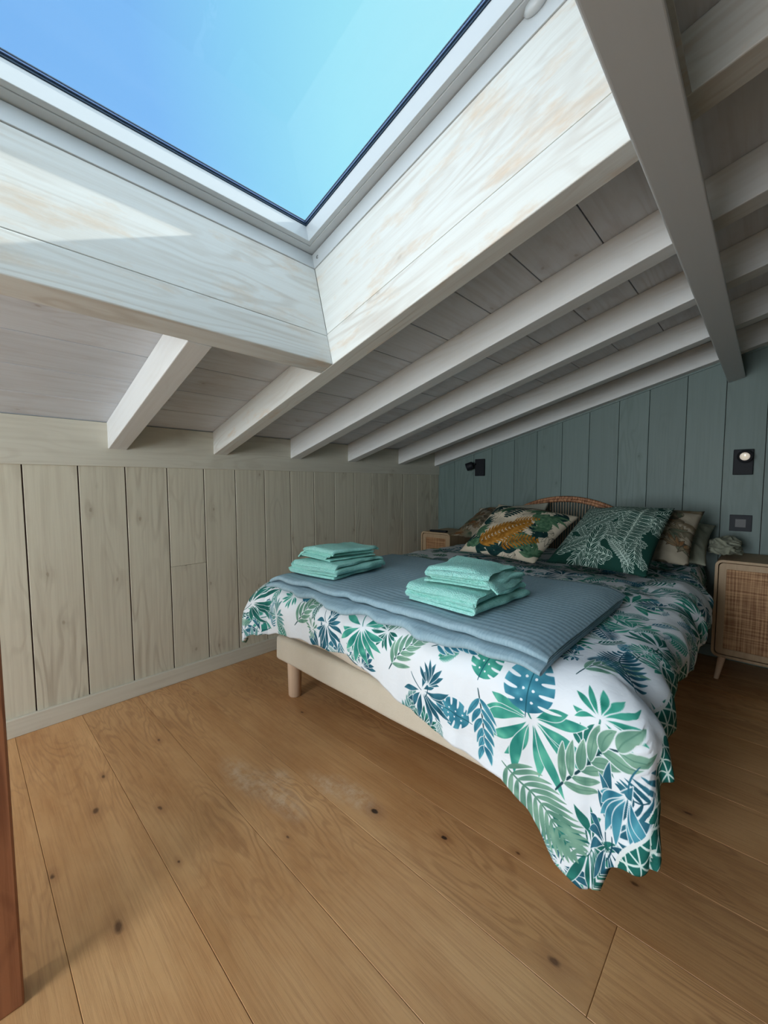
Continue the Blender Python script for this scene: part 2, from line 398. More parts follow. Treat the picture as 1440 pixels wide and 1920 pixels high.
def monstera(cv, x, y, ang, S, ci, rnd):
    c1, c2 = TEAL[ci]
    ca, sa = math.cos(ang), math.sin(ang); wt = (224, 230, 236)
    cv.leaf(x-S*.5*ca, y-S*.5*sa, ang, S*1.05, S*.43, 0, c1, c2, sharp=.7, peak=.8)
    for i in range(5):
        t = -.34+i*.17
        for sd in (-1, 1):
            a = ang+sd*(1.45-.55*(t+.34)); px, py = x+S*t*ca+S*.19*math.cos(a), y+S*t*sa+S*.19*math.sin(a)
            cv.leaf(px, py, a, S*.40, S*.032, sd*S*.02, wt, sharp=.5)
    for i in range(4):
        t = i/3-.5
        for sd in (-1, 1):
            px, py = x+S*t*.6*math.cos(ang)-sd*S*.085*math.sin(ang), y+S*t*.6*math.sin(ang)+sd*S*.085*math.cos(ang)
            cv.leaf(px-S*.025, py, 0, S*.05, S*.025, 0, (224, 230, 236), sharp=.5)
    cv.leaf(x-S*.6*math.cos(ang), y-S*.6*math.sin(ang), ang, S*1.1, 1.2, 0, (28, 84, 100), sharp=.25)

# duvet cloth coordinates: s across (x), t along (y); 1 px = 1.1 mm
DS0, DT0, DPX = -1.90, .42, 1100.0/1.0
DW, DH = int(1.95*900), int(2.45*900); DPX = 900.0
def duvet_image():
    cv = Canvas(DW, DH, (224, 230, 236)); rnd = random.Random(11)
    def P(s, t): return (s-DS0)*DPX, (t-DT0)*DPX
    placed = []
    ex = [('p', -.392, .845, -1.45, .175, 1, 11), ('p', -.725, .80, -.9, .12, 3, 9), ('p', -.70, .82, 1.2, .085, 3, 5), ('m', -.40, .93, 1.5, .15, 2, 0),
          ('b', -.535, .875, -1.5, .17, 2, 6), ('p', -1.17, .90, -1.0, .10, 3, 9), ('p', -1.15, .92, 1.3, .07, 3, 5), ('p', -.985, .93, -1.4, .14, 1, 9), ('p', -.255, .60, -1.5, .12, 5, 7), ('p', -.235, .60, .6, .13, 5, 8),
          ('b', -.335, .69, .95, .23, 4, 7), ('p', -.17, .66, -1.4, .14, 3, 7), ('p', -.165, .70, 1.6, .15, 3, 5), ('p', -.17, .82, -1.5, .12, 2, 6), ('b', -.31, .985, .9, .15, 4, 5),
          ('f', -.47, .70, -.6, .22, 4, 11), ('m', -1.33, 1.0, 1.2, .12, 2, 0), ('b', -.86, .82, .8, .18, 4, 6), ('m', -.52, .955, 1.3, .11, 1, 0), ('b', -1.10, .86, -1.3, .10, 2, 6),
          ('b', -1.38, .84, .9, .18, 4, 7), ('f', -.20, 1.02, 1.9, .16, 3, 9), ('b', -.70, .94, .2, .12, 2, 5)]
    for e in ex: placed.append((e[1], e[2], e[4]*.8))
    k = 0
    for it in range(9000):
        s_, t_ = rnd.uniform(-1.9, .05), rnd.uniform(.42, 2.85); rad = rnd.uniform(.042, .080)*(1 if it < 4000 else .6)
        if all((s_-a)**2+(t_-b)**2 > ((rad+q)*.63)**2 for a, b, q in placed):
            placed.append((s_, t_, rad)); k += 1
            ty = rnd.choice('pppbbbffm'); ex.append((ty, s_, t_, rnd.uniform(0, 6.28), rad*1.75, rnd.randrange(7), rnd.randint(7, 11)))
    order = ex[23:]+ex[:23]
    for (ty, s_, t_, a, S, ci, n) in order:
        x, y = P(s_, t_); S *= DPX
        if ty == 'p': palm(cv, x, y, a, S, ci, rnd, n+2, spread=2.0 if n > 6 else .8, k=.175)
        elif ty == 'b': branch(cv, x, y, a, S, ci, rnd, max(6, n-1), W=.105, La=.42, opening=.62)
        elif ty == 'f': feather(cv, x, y, a, S*1.05, ci, rnd, n+2)
        else: monstera(cv, x, y, a, S*.95, ci, rnd)
    # the reverse side of the cover turns over along the right hem: white trellis on green
    Y, X = np.mgrid[0:DH, 0:DW].astype(np.float32); s_ = X/DPX+DS0; t_ = Y/DPX+DT0
    bnd = -.128+.018*np.sin(t_*9)+.012*np.sin(t_*23+1)-.02*((t_ > .8) & (t_ < 1.25))
    msk = (s_ > bnd) & (t_ < 1.5) & (t_ > .5)
    A = np.abs(((s_*.82+t_*.5)/.030) % 1-.5); B_ = np.abs(((s_*.82-t_*.5)/.030) % 1-.5); C_ = np.abs((t_/.036) % 1-.5)
    ln = np.clip(np.maximum.reduce([A, B_, C_])*30-12.6, 0, 1)[..., None]
    tr = np.array((30, 100, 92), np.float32)/255*(1-ln)+np.array((205, 222, 218), np.float32)/255*ln
    cv.a = np.where(msk[..., None], tr, cv.a)
    ed = (np.abs(s_-bnd) < .0035) & (t_ < 1.5); cv.a[ed] = np.array((215, 222, 222))/255
    return cv.image('duvet print')
def fern_image():
    N = 760; cv = Canvas(N, N, (205, 193, 172)); rnd = random.Random(3)
    dark, grn, och = ((16, 44, 46), (30, 66, 62)), ((52, 88, 66), (96, 130, 100)), ((128, 84, 26), (178, 126, 54))
    def fern(x, y, ang, S, cols, n, Lf=.3, W=.035, opening=1.15, bend=0.0, line=None):
        cv.leaf(x, y, ang, S, 3, bend, cols[0], sharp=.2)
        for i in range(n):
            t = .06+.9*i/(n-1)
            for sd in (-1, 1):
                px = x+S*t*math.cos(ang)-bend*4*t*(1-t)*math.sin(ang); py = y+S*t*math.sin(ang)+bend*4*t*(1-t)*math.cos(ang)
                cv.leaf(px, py, ang+sd*opening, S*Lf*math.sin(math.pi*(.25+.68*t)), S*W, 0, cols[0], cols[1], sharp=.6, line=line)
    for i in range(34):   # line drawn grey leaves and dark sprigs behind
        x, y, a = rnd.uniform(0, N), rnd.uniform(0, N), rnd.uniform(0, 6.28)
        for j in range(7): cv.leaf(x, y, a+(j-3)*.3, rnd.uniform(70, 120), 9, 0, (205, 193, 172), line=(84, 84, 74), lw=1.5)
    for (x, y, a, S) in ((40, 90, .9, 190), (180, 20, .5, 170), (690, 500, 2.4, 200), (560, 40, 2.2, 160), (640, 330, 1.9, 150), (700, 160, 2.6, 170), (20, 560, .3, 160), (400, 20, 1.2, 120), (300, 20, .9, 150), (640, 60, 1.4, 160), (500, 200, .2, 130), (720, 300, 2.9, 140), (60, 380, .6, 150), (60, 700, -.6, 170), (740, 640, 3.4, 170)):
        for j in range(6): cv.leaf(x, y, a+(j-2.5)*.36, S*rnd.uniform(.7, 1), 15, rnd.uniform(-12, 12), dark[0], dark[1])
    for (x, y, a, S) in ((80, 230, .2, 150), (600, 560, -.5, 190), (610, 250, -1.8, 210), (480, 700, -1.3, 160), (700, 420, 3.0, 150), (120, 40, 1.4, 130), (520, 90, 1.0, 150), (730, 60, 2.2, 140), (180, 640, -.9, 150), (540, 480, .6, 170)):
        for j in range(5): cv.leaf(x, y, a+(j-2)*.5, S*rnd.uniform(.75, 1), 26, 6, grn[0], grn[1], vein=(36, 60, 46), lw=2)
    fern(330, 745, -1.75, 300, dark, 10, .30, .042, 1.35)
    fern(180, 60, .80, 520, och, 15, .30, .030, 1.0, -20)
    fern(420, 60, .55, 330, och, 11, .26, .030, 1.0, 10)
    fern(380, 420, .35, 220, och, 9, .25, .03, 1.0, 0)
    return cv.image('fern print')
def line_image():
    N = 760; cv = Canvas(N, N, (24, 62, 54)); rnd = random.Random(8); W = (196, 214, 204)
    def sprig(x, y, a, S, n, Lf, w_, op):
        cv.leaf(x, y, a, S, 2.2, 0, W, sharp=.2)
        for i in range(n):
            t = .05+.9*i/(n-1)
            for sd in (-1, 1):
                cv.leaf(x+S*t*math.cos(a), y+S*t*math.sin(a), a+sd*op, S*Lf*math.sin(math.pi*(.22+.6*t)), w_, 0, (24, 62, 54), line=W, lw=1.9, vein=W)
    for i in range(70): sprig(rnd.uniform(0, N), rnd.uniform(0, N), rnd.uniform(0, 6.28), rnd.uniform(130, 210), 6, .45, 12, .6)
    for (x, y, a) in ((60, 60, .5), (200, 330, .8), (330, 60, 1.5), (120, 560, .1), (330, 560, .4), (60, 300, 1.0)): sprig(x, y, a, 250, 8, .42, 13, .65)
    sprig(560, 200, 1.5, 480, 13, .26, 15, 1.4)
    sprig(330, 90, 1.55, 250, 6, .5, 15, .6); sprig(640, 40, 2.4, 240, 12, .2, 7, .9)
    return cv.image('white line leaf print')
def sepia_image():
    N = 400; cv = Canvas(N, N, (140, 132, 116)); rnd = random.Random(2)
    for i in range(110):
        x, y, a = rnd.uniform(0, N), rnd.uniform(0, N), rnd.uniform(0, 6.28)
        c = rnd.choice(((66, 62, 52), (96, 84, 66), (60, 76, 62), (110, 74, 44)))
        for j in range(5): cv.leaf(x, y, a+(j-2)*.42, rnd.uniform(35, 70), 7, 0, c, (120, 112, 92), line=(60, 54, 44) if i % 2 else None)
    return cv.image('sepia leaf print')
def print_mat(name, im, rough=.85, weave=900):
    mt, g = mat(name)
    tc = g.n('TexCoord').outputs
    t = g.n('TexImage', Vector=tc['UV']); t.image = im; t.interpolation = 'Linear'; t.extension = 'EXTEND'
    n1 = g.n('TexNoise', Vector=tc['Object'], Scale=28.0, Detail=5.0, Distortion=.6).outputs['Fac']
    finish(g, t.outputs[0], rough, n1, .25, .008, spec=.15); return mt
M['duvet'] = print_mat('leaf printed cotton', duvet_image())
M['fernp'] = print_mat('fern printed cotton', fern_image())
M['linep'] = print_mat('line leaf printed cotton', line_image())
M['sepia'] = print_mat('sepia printed cotton', sepia_image())

# ------------------------------------------------------------------ room shell
BX, BZ, SL = -1.15, 1.430, R(15.05)
CS, SN = math.cos(SL), math.sin(SL)
ROOF = Matrix(((CS, 0, -SN, BX), (0, 1, 0, 0), (SN, 0, CS, BZ), (0, 0, 0, 1)))    # local x = up the slope, y = world y, z = off the slope
def roof_z(x, h):     # height of the plane h above the rafters' underside, at world x
    return BZ+(x-BX)*math.tan(SL)+h/CS
XK, YG, XR, YB = -2.150, 2.985, 1.55, -2.6
CH = .116            # ceiling boards start here, off the rafters' underside
HY0, HY1, HS1 = -.50, .95, 1.02    # the opening

rnd = random.Random(4)
fl = []
y = .113-.2175*14
while y < YG+.02:
    y0, y1 = y+.0004, min(y+.2171, YG+.03)
    jt = -.205 if abs(y-.7655) < .01 else rnd.choice((.35, .5, .7))
    x = jt-5.8
    while x < XR:
        L = 2.9
        x0, x1 = max(x, XK-.02), min(x+L, XR+.02)
        if x1 > x0+.05 and y1 > YB-.02: fl.append((x0+.0004, x1-.0004, max(y0, YB-.02), y1, -.016, 0))
        x += L
    y += .2175
o = boxes('floor', fl, [M['floor'], M['gapfloor']], bevel=.0010, seg=1)
tag(o, kind='structure')
o = boxes('floor_base', [(XK-.1, XR+.1, YB-.1, YG+.1, -.06, -.012)], M['gapfloor']); o.name = 'floor_2'; tag(o, kind='structure')

# knee wall boards
kb = []
edges = [.1837-.1783*k for k in range(20, 0, -1)]+[.1838, .3639, .5397, .719, .8974, 1.0696, 1.2494, 1.4267, 1.6066, 1.7808, 1.9622, 2.1393, 2.3207, 2.4986, 2.6774, 2.856, 3.03]
for a, b in zip(edges[:-1], edges[1:]):
    if b < YB: continue
    if abs(a-.719) < .002:   # the one board joined half way up
        kb += [(XK-.005, XK, a+.0024, b-.0024, 0, .5925), (XK-.005, XK, a+.0024, b-.0024, .5935, 1.13)]
    else: kb.append((XK-.005, XK, max(a, YB)+.0024, min(b, YG)-.0024, 0, 1.13))
tag(boxes('wall_left', kb, M['knee'], bevel=.0012, seg=1), kind='structure')
bk = [(XK-.10, XK-.0045, YB-.1, YG+.12, -.05, 1.75)]
tag(boxes('wall_outer', bk, M['gap']), kind='structure').name = 'wall_left_core'
# green boarded wall
gb = []; ge = [-2.163+.1787*k for k in range(0, 12)]+[-.020, .158, .337, .516, .694, .873, 1.052, 1.231, 1.41, 1.589]
for k, v in ((1, -1.985), (2, -1.794), (3, -1.630), (4, -1.438), (5, -1.260), (6, -1.080), (7, -.901), (8, -.723), (9, -.557), (10, -.369), (11, -.192)): ge[k] = v
for a, b in zip(ge[:-1], ge[1:]): gb.append((a+.0012, b-.0012, YG, YG+.016, 0, roof_z(a, .3), roof_z(b, .3)))
tag(boxes('wall_far', gb, M['green'], bevel=.0012, seg=1), kind='structure')
tag(boxes('wall_far_core', [(-2.25, XR+.1, YG+.014, YG+.10, -.05, roof_z(-2.25, .44), roof_z(XR+.1, .44))], M['gap']), kind='structure')
# right wall and back wall (behind the camera), with an unseen window put in for the fill light
rb = [(XR, XR+.08, YB-.1, YG+.1, -.05, roof_z(XR, .3))]
tag(boxes('wall_right', rb, M['green']), kind='structure')
WX0, WX1, WZ0, WZ1 = -1.3, .0, .35, 1.62
def zt(x): return roof_z(x, .3)
bb = [(-2.25, WX0, YB-.08, YB, -.05, zt(-2.25), zt(WX0)), (WX1, XR+.1, YB-.08, YB, -.05, zt(WX1), zt(XR+.1)), (WX0, WX1, YB-.08, YB, -.05, WZ0), (WX0, WX1, YB-.08, YB, WZ1, zt(WX0), zt(WX1))]
tag(boxes('wall_back', bb, M['knee']), kind='structure')
tag(boxes('light_block_wall', [(.42, .50, YB, -.40, 0, roof_z(.42, -.001), roof_z(.50, -.001))], M['green']), kind='structure')  # added unseen wall, blocks window light from the rafters on the right
wf = [(WX0, WX0+.06, YB-.06, YB-.01, WZ0, WZ1), (WX1-.06, WX1, YB-.06, YB-.01, WZ0, WZ1), (WX0+.06, WX1-.06, YB-.06, YB-.01, WZ0, WZ0+.06), (WX0+.06, WX1-.06, YB-.06, YB-.01, WZ1-.06, WZ1), (-.68, -.62, YB-.06, YB-.01, WZ0+.06, WZ1-.06)]
tag(boxes('window_unseen', wf, M['alu'], bevel=.004), kind='structure')  # unseen frame, added with the fill light behind it

# ceiling boards between and above the rafters
cb = []
k = -7
while k*.2 < 2.95:
    s0, s1 = k*.2+.0016, (k+1)*.2-.0016
    if -1e-6 <= k*.2 < HS1-.03: ys = [(YB-.05, HY0-.04), (HY1+.04, YG+.08)]
    else: ys = [(YB-.05, YG+.08)]
    for a, b in ys: cb.append((s0, s1, a, b, CH, CH+.018))
    k += 1
tag(boxes('ceiling', cb, M['ceil'], mw=ROOF, bevel=.0012, seg=1), kind='structure')
rc = [(-1.45, -.10, YB-.15, YG+.15, .440, .50), (HS1+.10, 3.1, YB-.15, YG+.15, .440, .50), (-.10, HS1+.10, YB-.15, HY0-.10, .440, .50), (-.10, HS1+.10, HY1+.10, YG+.15, .440, .50)]
tag(boxes('ceiling_2', rc, M['gap'], mw=ROOF), kind='structure')

# plate under the rafters' feet, baseboards
tag(boxes('trim_1', [(XK-.012, XK+.008, YB, YG-.001, 1.0855, 1.279)], M['trim_y'], bevel=.002), kind='structure')
tag(boxes('baseboard_left', [(XK, XK+.018, YB+.001, YG-.001, 0, .0755)], M['trim_y'], bevel=.003), kind='structure')
tag(boxes('baseboard_far', [(XK+.02, XR-.001, YG-.014, YG, 0, .07)], M['green'], bevel=.003), kind='structure')

# rafters: each one a beam of its own
def rafter(y0, w_, s0, s1, label, name='rafter', h0=0.0, h1=CH, mt='rafter'):
    o = boxes(name, [(0, s1-s0, 0, w_, h0, h1)], M[mt], bevel=.003, seg=2)
    o.matrix_world = ROOF @ Matrix.Translation((s0, y0, 0))
    return tag(o, label, 'beam', 'rafters under the sloping ceiling')
SE = (XK+.006-BX)/CS
rafter(.476, .073, SE, -.0735, 'short white rafter running from the wall plate up to the skylight header')
rafter(.950, .073, SE, 2.78, 'white rafter carrying the right side of the skylight opening', mt='revx')
rafter(1.428, .073, SE, 2.78, 'white rafter next to the right of the one bordering the skylight')
rafter(1.897, .073, SE, 2.78, 'white rafter crossing over the folded towels, second right of the skylight border')
rafter(2.430, .070, SE, 2.78, 'white rafter just in front of the one lying along the green wall')
rafter(2.912, .070, SE, 2.78, 'white rafter lying against the green wall')
hd = boxes('skylight_header', [(-.073, 0, HY0, HY1-.0005, 0, .1095)], M['revy'], bevel=.003); hd.matrix_world = ROOF
tag(hd, 'white beam under the lower edge of the skylight, between two rafters', 'beam')
pu = boxes('purlin', [(0, .0755, YB+.001, YG-.001, -.1265, -.0005)], M['purlin'], bevel=.004, seg=3)
sp = (-.189+1.15)/CS-.126*math.tan(0); pu.matrix_world = ROOF @ Matrix.Translation(((-.189-BX)*CS+(1.564-BZ)*SN, 0, 0))
tag(pu, 'wide smooth grey white purlin running under the rafters into the green wall', 'beam')
# small cove strip between last rafter and green boards
tag(boxes('trim_2', [(SE, 2.78, 2.9825-.006, 2.985, -.010, 0)], M['green'], mw=ROOF), kind='structure')

# lining of the skylight shaft
tag(boxes('trim_3', [(-.035, 0, HY0, HY1-.0005, .1105, .374)], M['revy'], mw=ROOF, bevel=.001, seg=1), kind='structure')
tag(boxes('trim_4', [(0, HS1, HY1, HY1+.035, .1165, .374)], M['revx'], mw=ROOF, bevel=.001, seg=1), kind='structure')
tag(boxes('trim_5', [(0, HS1, HY0-.035, HY0, 0, .374), (HS1, HS1+.035, HY0, HY1, 0, .374)], M['revx'], mw=ROOF, bevel=.001, seg=1), kind='structure')
tag(boxes('trim_6', [(-.075, -.0355, HY0-.02, HY1+.06, .1345, .44), (HS1+.036, HS1+.075, HY0-.02, HY1+.06, .1345, .44), (-.075, HS1+.075, HY1+.0355, HY1+.075, .1345, .44), (-.075, HS1+.075, HY0-.075, HY0-.0355, .1345, .44)], M['roofing'], mw=ROOF), kind='structure')

def ring(d0, d1, h0, h1):
    a0, a1, b0, b1 = d0, HS1-d0, HY0+d0, HY1-d0; c0, c1, e0, e1 = d1, HS1-d1, HY0+d1, HY1-d1
    P = [(a0, b0), (a1, b0), (a1, b1), (a0, b1)]; Q = [(c0, e0), (c1, e0), (c1, e1), (c0, e1)]
    vs = [(x_, y_, h) for h in (h0, h1) for L in (P, Q) for (x_, y_) in L]; fs = []
    for i in range(4):
        j = (i+1) % 4
        fs += [(i, j, 4+j, 4+i), (8+i, 12+i, 12+j, 8+j), (i, 8+i, 8+j, j), (4+i, 4+j, 12+j, 12+i)]
    return vs, fs
win = empty('window_1'); win.matrix_world = ROOF; tag(win, kind='structure')
def wpart(name, parts, mt, b=0):
    v, f_ = join(parts); o = mesh(name, v, f_, mt, win); recalc(o)
    if b: bev(o, b, 2)
    return o
wpart('frame', [ring(-.034, .004, .3745, .428)], M['alu'], .0015)
wpart('sash', [ring(-.03, .029, .4315, .485), ring(.0295, .046, .4345, .492)], M['alu'], .0015)
wpart('gasket', [ring(.040, .0485, .4925, .497)], M['gasket'])
wpart('spacer', [ring(.030, .052, .499, .504)], M['spacer'])
wpart('seal', [ring(.030, .0535, .5042, .507)], M['gasket'])
wpart('pane', [join([([(.031, HY0+.031, .4972), (HS1-.031, HY0+.031, .4972), (HS1-.031, HY1-.031, .4972), (.031, HY1-.031, .4972), (.031, HY0+.031, .4988), (HS1-.031, HY0+.031, .4988), (HS1-.031, HY1-.031, .4988), (.031, HY1-.031, .4988)], BF)])], M['glass'])
wpart('cladding', [ring(-.16, -.095, .50, .53)], M['roofing'])
hv, hf = lathe([(.006, 0), (.0065, .0015), (.004, .003)], 16)
sc_ = mesh('screw', hv, hf, M['screw'], win); sc_.matrix_local = Matrix.Translation((.030, HY1-.0035, .402)) @ Matrix.Rotation(R(90), 4, 'X')
hh = [lathe([(.022, 0), (.024, .006), (.018, .014), (.008, .018)], 24)]
for k, (ss, zz) in enumerate(((.868, .425), (.918, .428))):
    o = mesh('hinge_cover', *hh[0], M['alu'], win, smooth=True); o.matrix_local = Matrix.Translation((ss, HY1-.0035, zz)) @ Matrix.Rotation(R(90), 4, 'X') @ Matrix.Diagonal((1.2, .75, 1, 1))

# brown timber partition at the left edge of the photo
pt = boxes('wooden_partition', [(-1.055, -1.0, -.13, .042, 0, .785)], M['partition'], bevel=.004)
tag(pt, 'red brown timber post with a dark knot at the left edge, standing on the oak floor', 'post')
pt2 = boxes('panel', [(-1.045, -1.01, -1.5, -.13, .0, .74)], M['partition'], pt, bevel=.003)

# ------------------------------------------------------------------ bed
XL, XRB, YF, ZB0, ZB1 = -1.66, -.265, 1.0, .178, .298
bed = empty('bed', ((XL+XRB)/2, 1.9, 0)); tag(bed, 'double bed with an ecru upholstered base on round pale wooden legs', 'bed')
def local(o, par):
    o.parent = par; o.matrix_parent_inverse = par.matrix_world.inverted() if False else Matrix.Translation(-par.location)
    return o
def soft_box(x0, x1, y0, y1, z0, z1, rad, nx, ny, amp, fq, sag=0):
    """rounded box as a shell of rings, with creased sides"""
    b = bmesh.new(); bmesh.ops.create_cube(b, size=1)
    bmesh.ops.scale(b, vec=(x1-x0, y1-y0, z1-z0), verts=b.verts); bmesh.ops.translate(b, vec=((x0+x1)/2, (y0+y1)/2, (z0+z1)/2), verts=b.verts)
    bmesh.ops.bevel(b, geom=list(b.edges), offset=rad, segments=4, affect='EDGES', profile=.5)
    bmesh.ops.subdivide_edges(b, edges=[e for e in b.edges if e.calc_length() > .3], cuts=28, use_grid_fill=True)
    for v in b.verts:
        x, y_, z = v.co
        k = nz(x*fq, y_*fq, z*fq*2.5)*amp
        v.co.y -= k; v.co.x += nz(y_*fq, z*9, 4)*amp; v.co.z += nz(x*fq, y_*fq, 8)*amp*.8-sag*math.sin(math.pi*min(1, max(0, (x-x0)/(x1-x0))))
    return b
b = soft_box(XL, XRB, YF, 2.93, ZB0, ZB1, .02, 40, 40, .006, 3.0)
o = bpy.data.objects.new('base', bpy.data.meshes.new('base')); b.to_mesh(o.data); b.free(); o.data.materials.append(M['base']); put(o); local(o, bed)
for p_ in o.data.polygons: p_.use_smooth = True
lv, lf = lathe([(.027, 0), (.030, .006), (.033, .16), (.033, ZB0+.004)], 32)
leg0 = None
for (x, y) in ((-1.598, 1.065), (XRB-.06, 1.065), (-1.598, 2.86), (XRB-.06, 2.86), (-.96, 1.95)):
    if leg0 is None: o = leg0 = mesh('leg', lv, lf, M['legwood'], smooth=True); bev(o, .002)
    else: o = leg0.copy(); COL.objects.link(o)
    o.parent = bed; o.location = (x-bed.location.x, y-bed.location.y, 0)
# mattress in its creased cream cover
ZM = .505
b = soft_box(XL+.012, XRB-.02, YF-.006, 2.92, ZB1+.012, ZM, .045, 40, 40, .020, 4.2)
o = bpy.data.objects.new('mattress', bpy.data.meshes.new('mattress')); b.to_mesh(o.data); b.free(); o.data.materials.append(M['cover']); put(o)
for p_ in o.data.polygons: p_.use_smooth = True
tag(o, 'mattress in a creased cream cover showing under the duvet hem', 'mattress')

# ------------------------------------------------------------------ duvet
ZT, RR = .560, .085
DXL, DXR, DYF = XL+.04, XRB+.008, YF+.02
def lerp(a, b, t): return a+(b-a)*t
HEM = [(-1.9, .27), (-1.66, .29), (-1.5, .25), (-1.22, .225), (-1.04, .21), (-.93, .26), (-.79, .31), (-.65, .335), (-.55, .36), (-.47, .37), (-.40, .42), (-.33, .50), (-.27, .535), (-.21, .51), (-.17, .43), (-.12, .35), (-.05, .27)]
def hem(x):
    for (a, va), (b_, vb) in zip(HEM[:-1], HEM[1:]):
        if a <= x <= b_: return lerp(va, vb, (x-a)/(b_-a))
    return HEM[-1][1] if x > 0 else HEM[0][1]
def drop(e, rad=RR):
    """outwards, downwards distance after e of cloth beyond the edge"""
    q = e/rad
    if q < math.pi/2: return rad*math.sin(q), rad*(1-math.cos(q))
    return rad, rad+(e-rad*math.pi/2)
def duvet_pt(s, t):
    ex = max(0, s-DXR); el = max(0, DXL-s); ef = max(0, DYF-t); sx = ex-el; side = abs(sx)
    x0 = min(max(s, DXL), DXR); y0 = max(t, DYF)
    e = math.hypot(side, ef)
    dm = min(1, max(0, (t-1.60)/.25, (s+.35)/.08, (-1.59-s)/.08))
    z = ZT+(.010*nz(s*2.3, t*2.3, 1)+.007*nz(s*7, t*6, 5)+.004*nz(s*16+t*5, t*13, 6))*dm
    # soft puff on top, flat under the throw
    z += .008*math.sin(math.pi*min(1, max(0, (t-1.65)/.6)))
    if s > -.45: z += .016*nz(s*9, t*5, 2)*dm
    if e <= 0: return Vector((s, t, z))
    ca, sa = side/e, ef/e; o_, d_ = drop(e)
    if side > 0 and ef > 0:
        th = math.atan2(ef, side)
        rp = math.sin(th*2)           # strongest at the corner
        fold = math.cos(7.6*(th-1.10))*rp
        ph = th-.25*rp; ca, sa = math.cos(ph), math.sin(ph)
        o_ += (fold*.025+.085*rp)*min(1, e/.35)
        d_ += .03*rp*fold*min(1, e/.35)
    # creases running down the drape
    along = s if sa > .7 else t
    k = min(1, e/.18)
    cr = .019*nz(along*10+s*2, e*2.5, 3)*k+.006*nz(along*27+e*4, e*5, 7)*k
    puff = .016*math.sin(min(1, e/.3)*math.pi)
    o_ += cr+puff
    if side > 0 and ef <= 0 and sx > 0:    # right side: bulging, creased
        o_ += .035*nz(t*3.1, 0, 9)*k+.014*nz(t*11, side*9, 2)
        d_ += .04*nz(t*2.3, 1.5, 4)*k
        o_ *= max(.40, min(1, 1-(t-2.25)*2.0))
    if side > 0 and sx < 0: o_ += .02*k; d_ += .03*nz(t*2.7, 3.3, 4)*k
    return Vector((x0+math.copysign(ca*o_, sx) if side else x0+0*ca, y0-sa*o_, z-d_))
NP, NQ = 260, 330
vs, uvs = [], []
TH = 2.80
for j in range(NQ+1):
    q = j/NQ
    for i in range(NP+1):
        p = i/NP
        sl = DXL-.21-.02*math.sin(j*.06); sr = DXR+.190+.012*math.sin(j*.045)
        s = lerp(sl, sr, p); tf = DYF-hem(s)+.004*math.sin(s*40)
        t = lerp(TH, tf, q)
        vs.append(duvet_pt(s, t)); uvs.append(((s-DS0)*DPX/DW, (t-DT0)*DPX/DH))
fs = [(j*(NP+1)+i, (j+1)*(NP+1)+i, (j+1)*(NP+1)+i+1, j*(NP+1)+i+1) for j in range(NQ) for i in range(NP)]
dv = mesh('duvet', vs, fs, M['duvet'], smooth=True)
uv = dv.data.uv_layers.new(name='UVMap'); li = np.empty(len(dv.data.loops), np.int32); dv.data.loops.foreach_get('vertex_index', li)
uv.data.foreach_set('uv', np.array(uvs, np.float32)[li].ravel())
sm = dv.modifiers.new('thickness', 'SOLIDIFY'); sm.thickness = .016; sm.offset = -1; sm.use_rim = True
tag(dv, 'white duvet printed with teal and green tropical leaves, hanging over the foot of the bed', 'duvet')

# ------------------------------------------------------------------ folded textiles
def ribbon(name, path, y0, y1, ny, th, mt, wob=0.0, wz=0.0, endpinch=0.0, seed=0, along='y', parent=None, hemwob=0.0):
    """a strip following path (x,z), extruded along y (or path (y,z) along x)"""
    P = path; vs = []; zmin = min(p[1] for p in P)
    for k in range(ny+1):
        q = k/ny; yy = lerp(y0, y1, q)
        pin = 1-endpinch*max(0, 1-min(q, 1-q)/.06)**2
        for i, (a, z) in enumerate(P):
            na = a+wob*nz(i*.03+seed, yy*5, seed)+wob*.6*nz(yy*13, i*.02, seed+3)
            zz = zmin+(z-zmin)*pin+wz*nz(a*6+seed, yy*6, seed+7)*((z-zmin)/.03+.25 if wz else 1)
            if along == 'x': zz -= 1.1*max(0, 1.01-na)**2
            yv = yy+hemwob*nz(i*.05, seed+9, q)
            vs.append((na, yv, zz) if along == 'y' else (yv, na, zz))
    n = len(P)
    fs = [(k*n+i, k*n+i+1, (k+1)*n+i+1, (k+1)*n+i) for k in range(ny) for i in range(n-1)]
    o = mesh(name, vs, fs, mt, parent, smooth=True); recalc(o)
    m_ = o.modifiers.new('thickness', 'SOLIDIFY'); m_.thickness = th; m_.offset = 0; m_.use_rim = True
    bv = o.modifiers.new('round', 'BEVEL'); bv.width = th*.3; bv.segments = 2; bv.limit_method = 'ANGLE'; bv.angle_limit = R(50)
    return o
def serp(spans, z0, gap, n=18):
    """spans: list of (xa, xb) travelled one after another, joined by half turns, rising by gap"""
    pts = []; z = z0
    for k, (a, b_) in enumerate(spans):
        for i in range(n+1):
            pts.append((lerp(a, b_, i/n), z))
        if k < len(spans)-1:
            sg = 1 if b_ > a else -1; g2 = gap
            for i in range(1, 8):
                th = math.pi*i/8; pts.append((b_+sg*g2/2*math.sin(th), z+g2/2*(1-math.cos(th))))
            z += gap
    return pts
# throw: four layers folded, resting on the duvet
Z0 = ZT+.0075
th_path = serp([(1.60, .925), (.945, 1.63), (1.65, .955), (.965, 1.67)], Z0, .0140, 30)
tw = ribbon('throw_blanket', th_path, -1.575, -.365, 110, .0085, M['throw'], wob=.035, wz=.0035, endpinch=.55, seed=2, along='x')
tag(tw, 'blue grey ribbed throw folded flat across the foot of the bed', 'throw')

